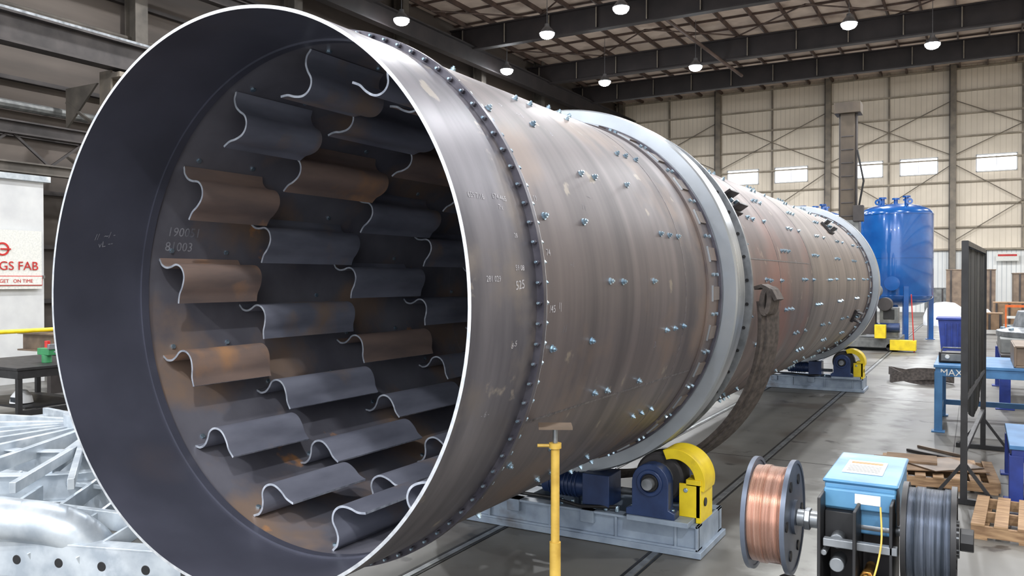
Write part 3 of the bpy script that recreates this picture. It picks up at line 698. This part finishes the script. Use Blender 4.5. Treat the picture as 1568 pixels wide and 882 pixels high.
txt(sg,'KINGS FAB',.25,(-13.89,7.22,2.34),'redp'); txt(sg,'ON BUDGET   ON TIME',.1,(-13.88,7.1,2.08),'redp')
p=bench('black_welding_table',-10.6,-8.75,3.9,5.3,.88,'black','black',.07)
p=parent('welding_helmet',(-9.3,4.5,.3)); b=B(); b.box((-9.7,4.6,.27),(1.6,1.0,.03),'black')
b.lathe([(0,.2),(.08,.18),(.14,.1),(.16,0)],'white',o=(-9.35,4.3,.3),n=20,closed=False); b.box((-9.3,4.16,.36),(.14,.03,.07),'glass'); b.build('helmet_shell',p)
p=parent('bench_vise',(-9.2,4.6,.88)); b=B(); b.cyl((-9.2,4.6,.88),(-9.2,4.6,1.0),.07,'green',n=16); b.box((-9.2,4.6,1.05),(.3,.12,.1),'green'); b.box((-9.05,4.6,1.13),(.05,.14,.08),'steel'); b.cyl((-9.0,4.6,1.05),(-8.85,4.6,1.05),.015,'steel',n=8)
b.cyl((-9.35,4.7,.88),(-9.35,4.7,1.2),.04,'redp',n=12); b.build('vise_body',p,bevel=.005)
p=parent('steel_beam_stack',(-10,6.5,0)); b=B()
for i in range(2): b.ibeam((-13,6.4+i*.5,.95),(-6.5,6.9+i*.5,.95),.25,.35,.03,'brownsteel')
for x in(-12,-7.5): b.box((x,6.9,.38),(.12,1.2,.76),'darksteel')
b.build('beams',p)
p=parent('yellow_guard_rail',(-12,8,0)); b=B()
for y in(5.4,7.4,9.4): b.cyl((-12.4,y,0),(-12.4,y,1.2),.045,'yellow',n=12)
for z in(.65,1.18): b.cyl((-12.4,5.4,z),(-12.4,9.4,z),.04,'yellow',n=12)
b.box((-12.3,8.2,1.35),(.1,.5,.4),'yellow'); b.build('rails',p)
# galvanised ring frame
g=parent('galvanized_ring_frame',(-3.4,1.6,0)); b=B(); gc=(-3.5,1.75)
for r0,z0 in((1.55,.70),(.95,.74)):
    b.ring(r0-.1,r0,z0-.1,z0-.09,'galv',o=(gc[0],gc[1],0),n=72); b.ring(r0-.1,r0,z0+.09,z0+.1,'galv',o=(gc[0],gc[1],0),n=72); b.ring(r0-.055,r0-.045,z0-.09,z0+.09,'galv',o=(gc[0],gc[1],0),n=72)
for k in range(20):
    a=k*pi/10+.1; c,s=math.cos(a),math.sin(a)
    b.bar((gc[0]+.3*c,gc[1]+.3*s,.86),(gc[0]+1.5*c,gc[1]+1.5*s,.82),.05,.1,'galv')
b.ring(.22,.34,.5,1.0,'galv',o=(gc[0],gc[1],0),n=40)
for k in range(4):
    a=k*pi/2+.5; b.bar((gc[0]+1.3*math.cos(a),gc[1]+1.3*math.sin(a),0),(gc[0]+1.3*math.cos(a),gc[1]+1.3*math.sin(a),.62),.12,.12,'galv')
b.build('spoked_ring',g,bevel=.003)
b=B()
p0=Vector((-3.6,-.35,.42));p1=Vector((-.95,.5,.42)); d=(p1-p0).normalized(); n=Vector((d.y,-d.x,0))
b.bar(p0,p1,.02,.22,'galv'); b.bar(p0+Vector((0,0,.11))-n*.05,p1+Vector((0,0,.11))-n*.05,.12,.015,'galv'); b.bar(p0-Vector((0,0,.11))-n*.05,p1-Vector((0,0,.11))-n*.05,.12,.015,'galv')
for i in range(9):
    q=p0+d*(.15+i*.3); b.cyl(q+n*.006,q+n*.012,.03,'black',n=16)
p2=Vector((-3.6,.25,.6));p3=Vector((-1.45,.62,.6)); b.bar(p2,p3,.05,.12,'galv')
p4=Vector((-3.6,.55,.72));p5=Vector((-1.5,.95,.72)); b.bar(p4,p5,.14,.03,'galv'); b.bar(p4-Vector((0,0,.1)),p5-Vector((0,0,.1)),.02,.2,'galv')
for i in range(7):
    t=i/6; b.bar(p0.lerp(p1,t*.75),p2.lerp(p3,t),.03,.1,'galv'); b.bar(p2.lerp(p3,t),p4.lerp(p5,t),.03,.1,'galv')
b.tube(catmull([(-3.3,-.45,.66),(-2.6,-.1,.67),(-2.1,.14,.66),(-1.8,.32,.6),(-1.66,.46,.4),(-1.64,.5,.1)],8),.13,'galv',28)
for q in((-3.3,-.3),(-1.5,.3),(-2.4,.1)): b.box((q[0],q[1],.16),(.1,.1,.32),'galv')
for i in range(7):
    a=-.9+i*.28; b.bar((-2.7,1.0,.9),(-2.7+1.15*math.cos(a),1.0+1.15*math.sin(a),.88),.04,.07,'galv')
b.build('channels_and_pipes',g,bevel=.003)

# ================= WORLD / CAMERA =================
w=bpy.data.worlds.new('world');bpy.context.scene.world=w;w.use_nodes=True
w.node_tree.nodes['Background'].inputs[0].default_value=(.92,.95,1,1);w.node_tree.nodes['Background'].inputs[1].default_value=2.9  # hall front left open so added sky light brightens the drum interior
cam=bpy.data.cameras.new('camera');co=bpy.data.objects.new('camera',cam);bpy.context.scene.collection.objects.link(co)
cam.sensor_width=36;cam.lens=28.7;co.location=(3.13,-2.72,2.16);co.rotation_euler=(math.radians(90-.65),0,math.radians(29.6))
cam.clip_end=300;bpy.context.scene.camera=co
bpy.context.scene.view_settings.view_transform='Standard'
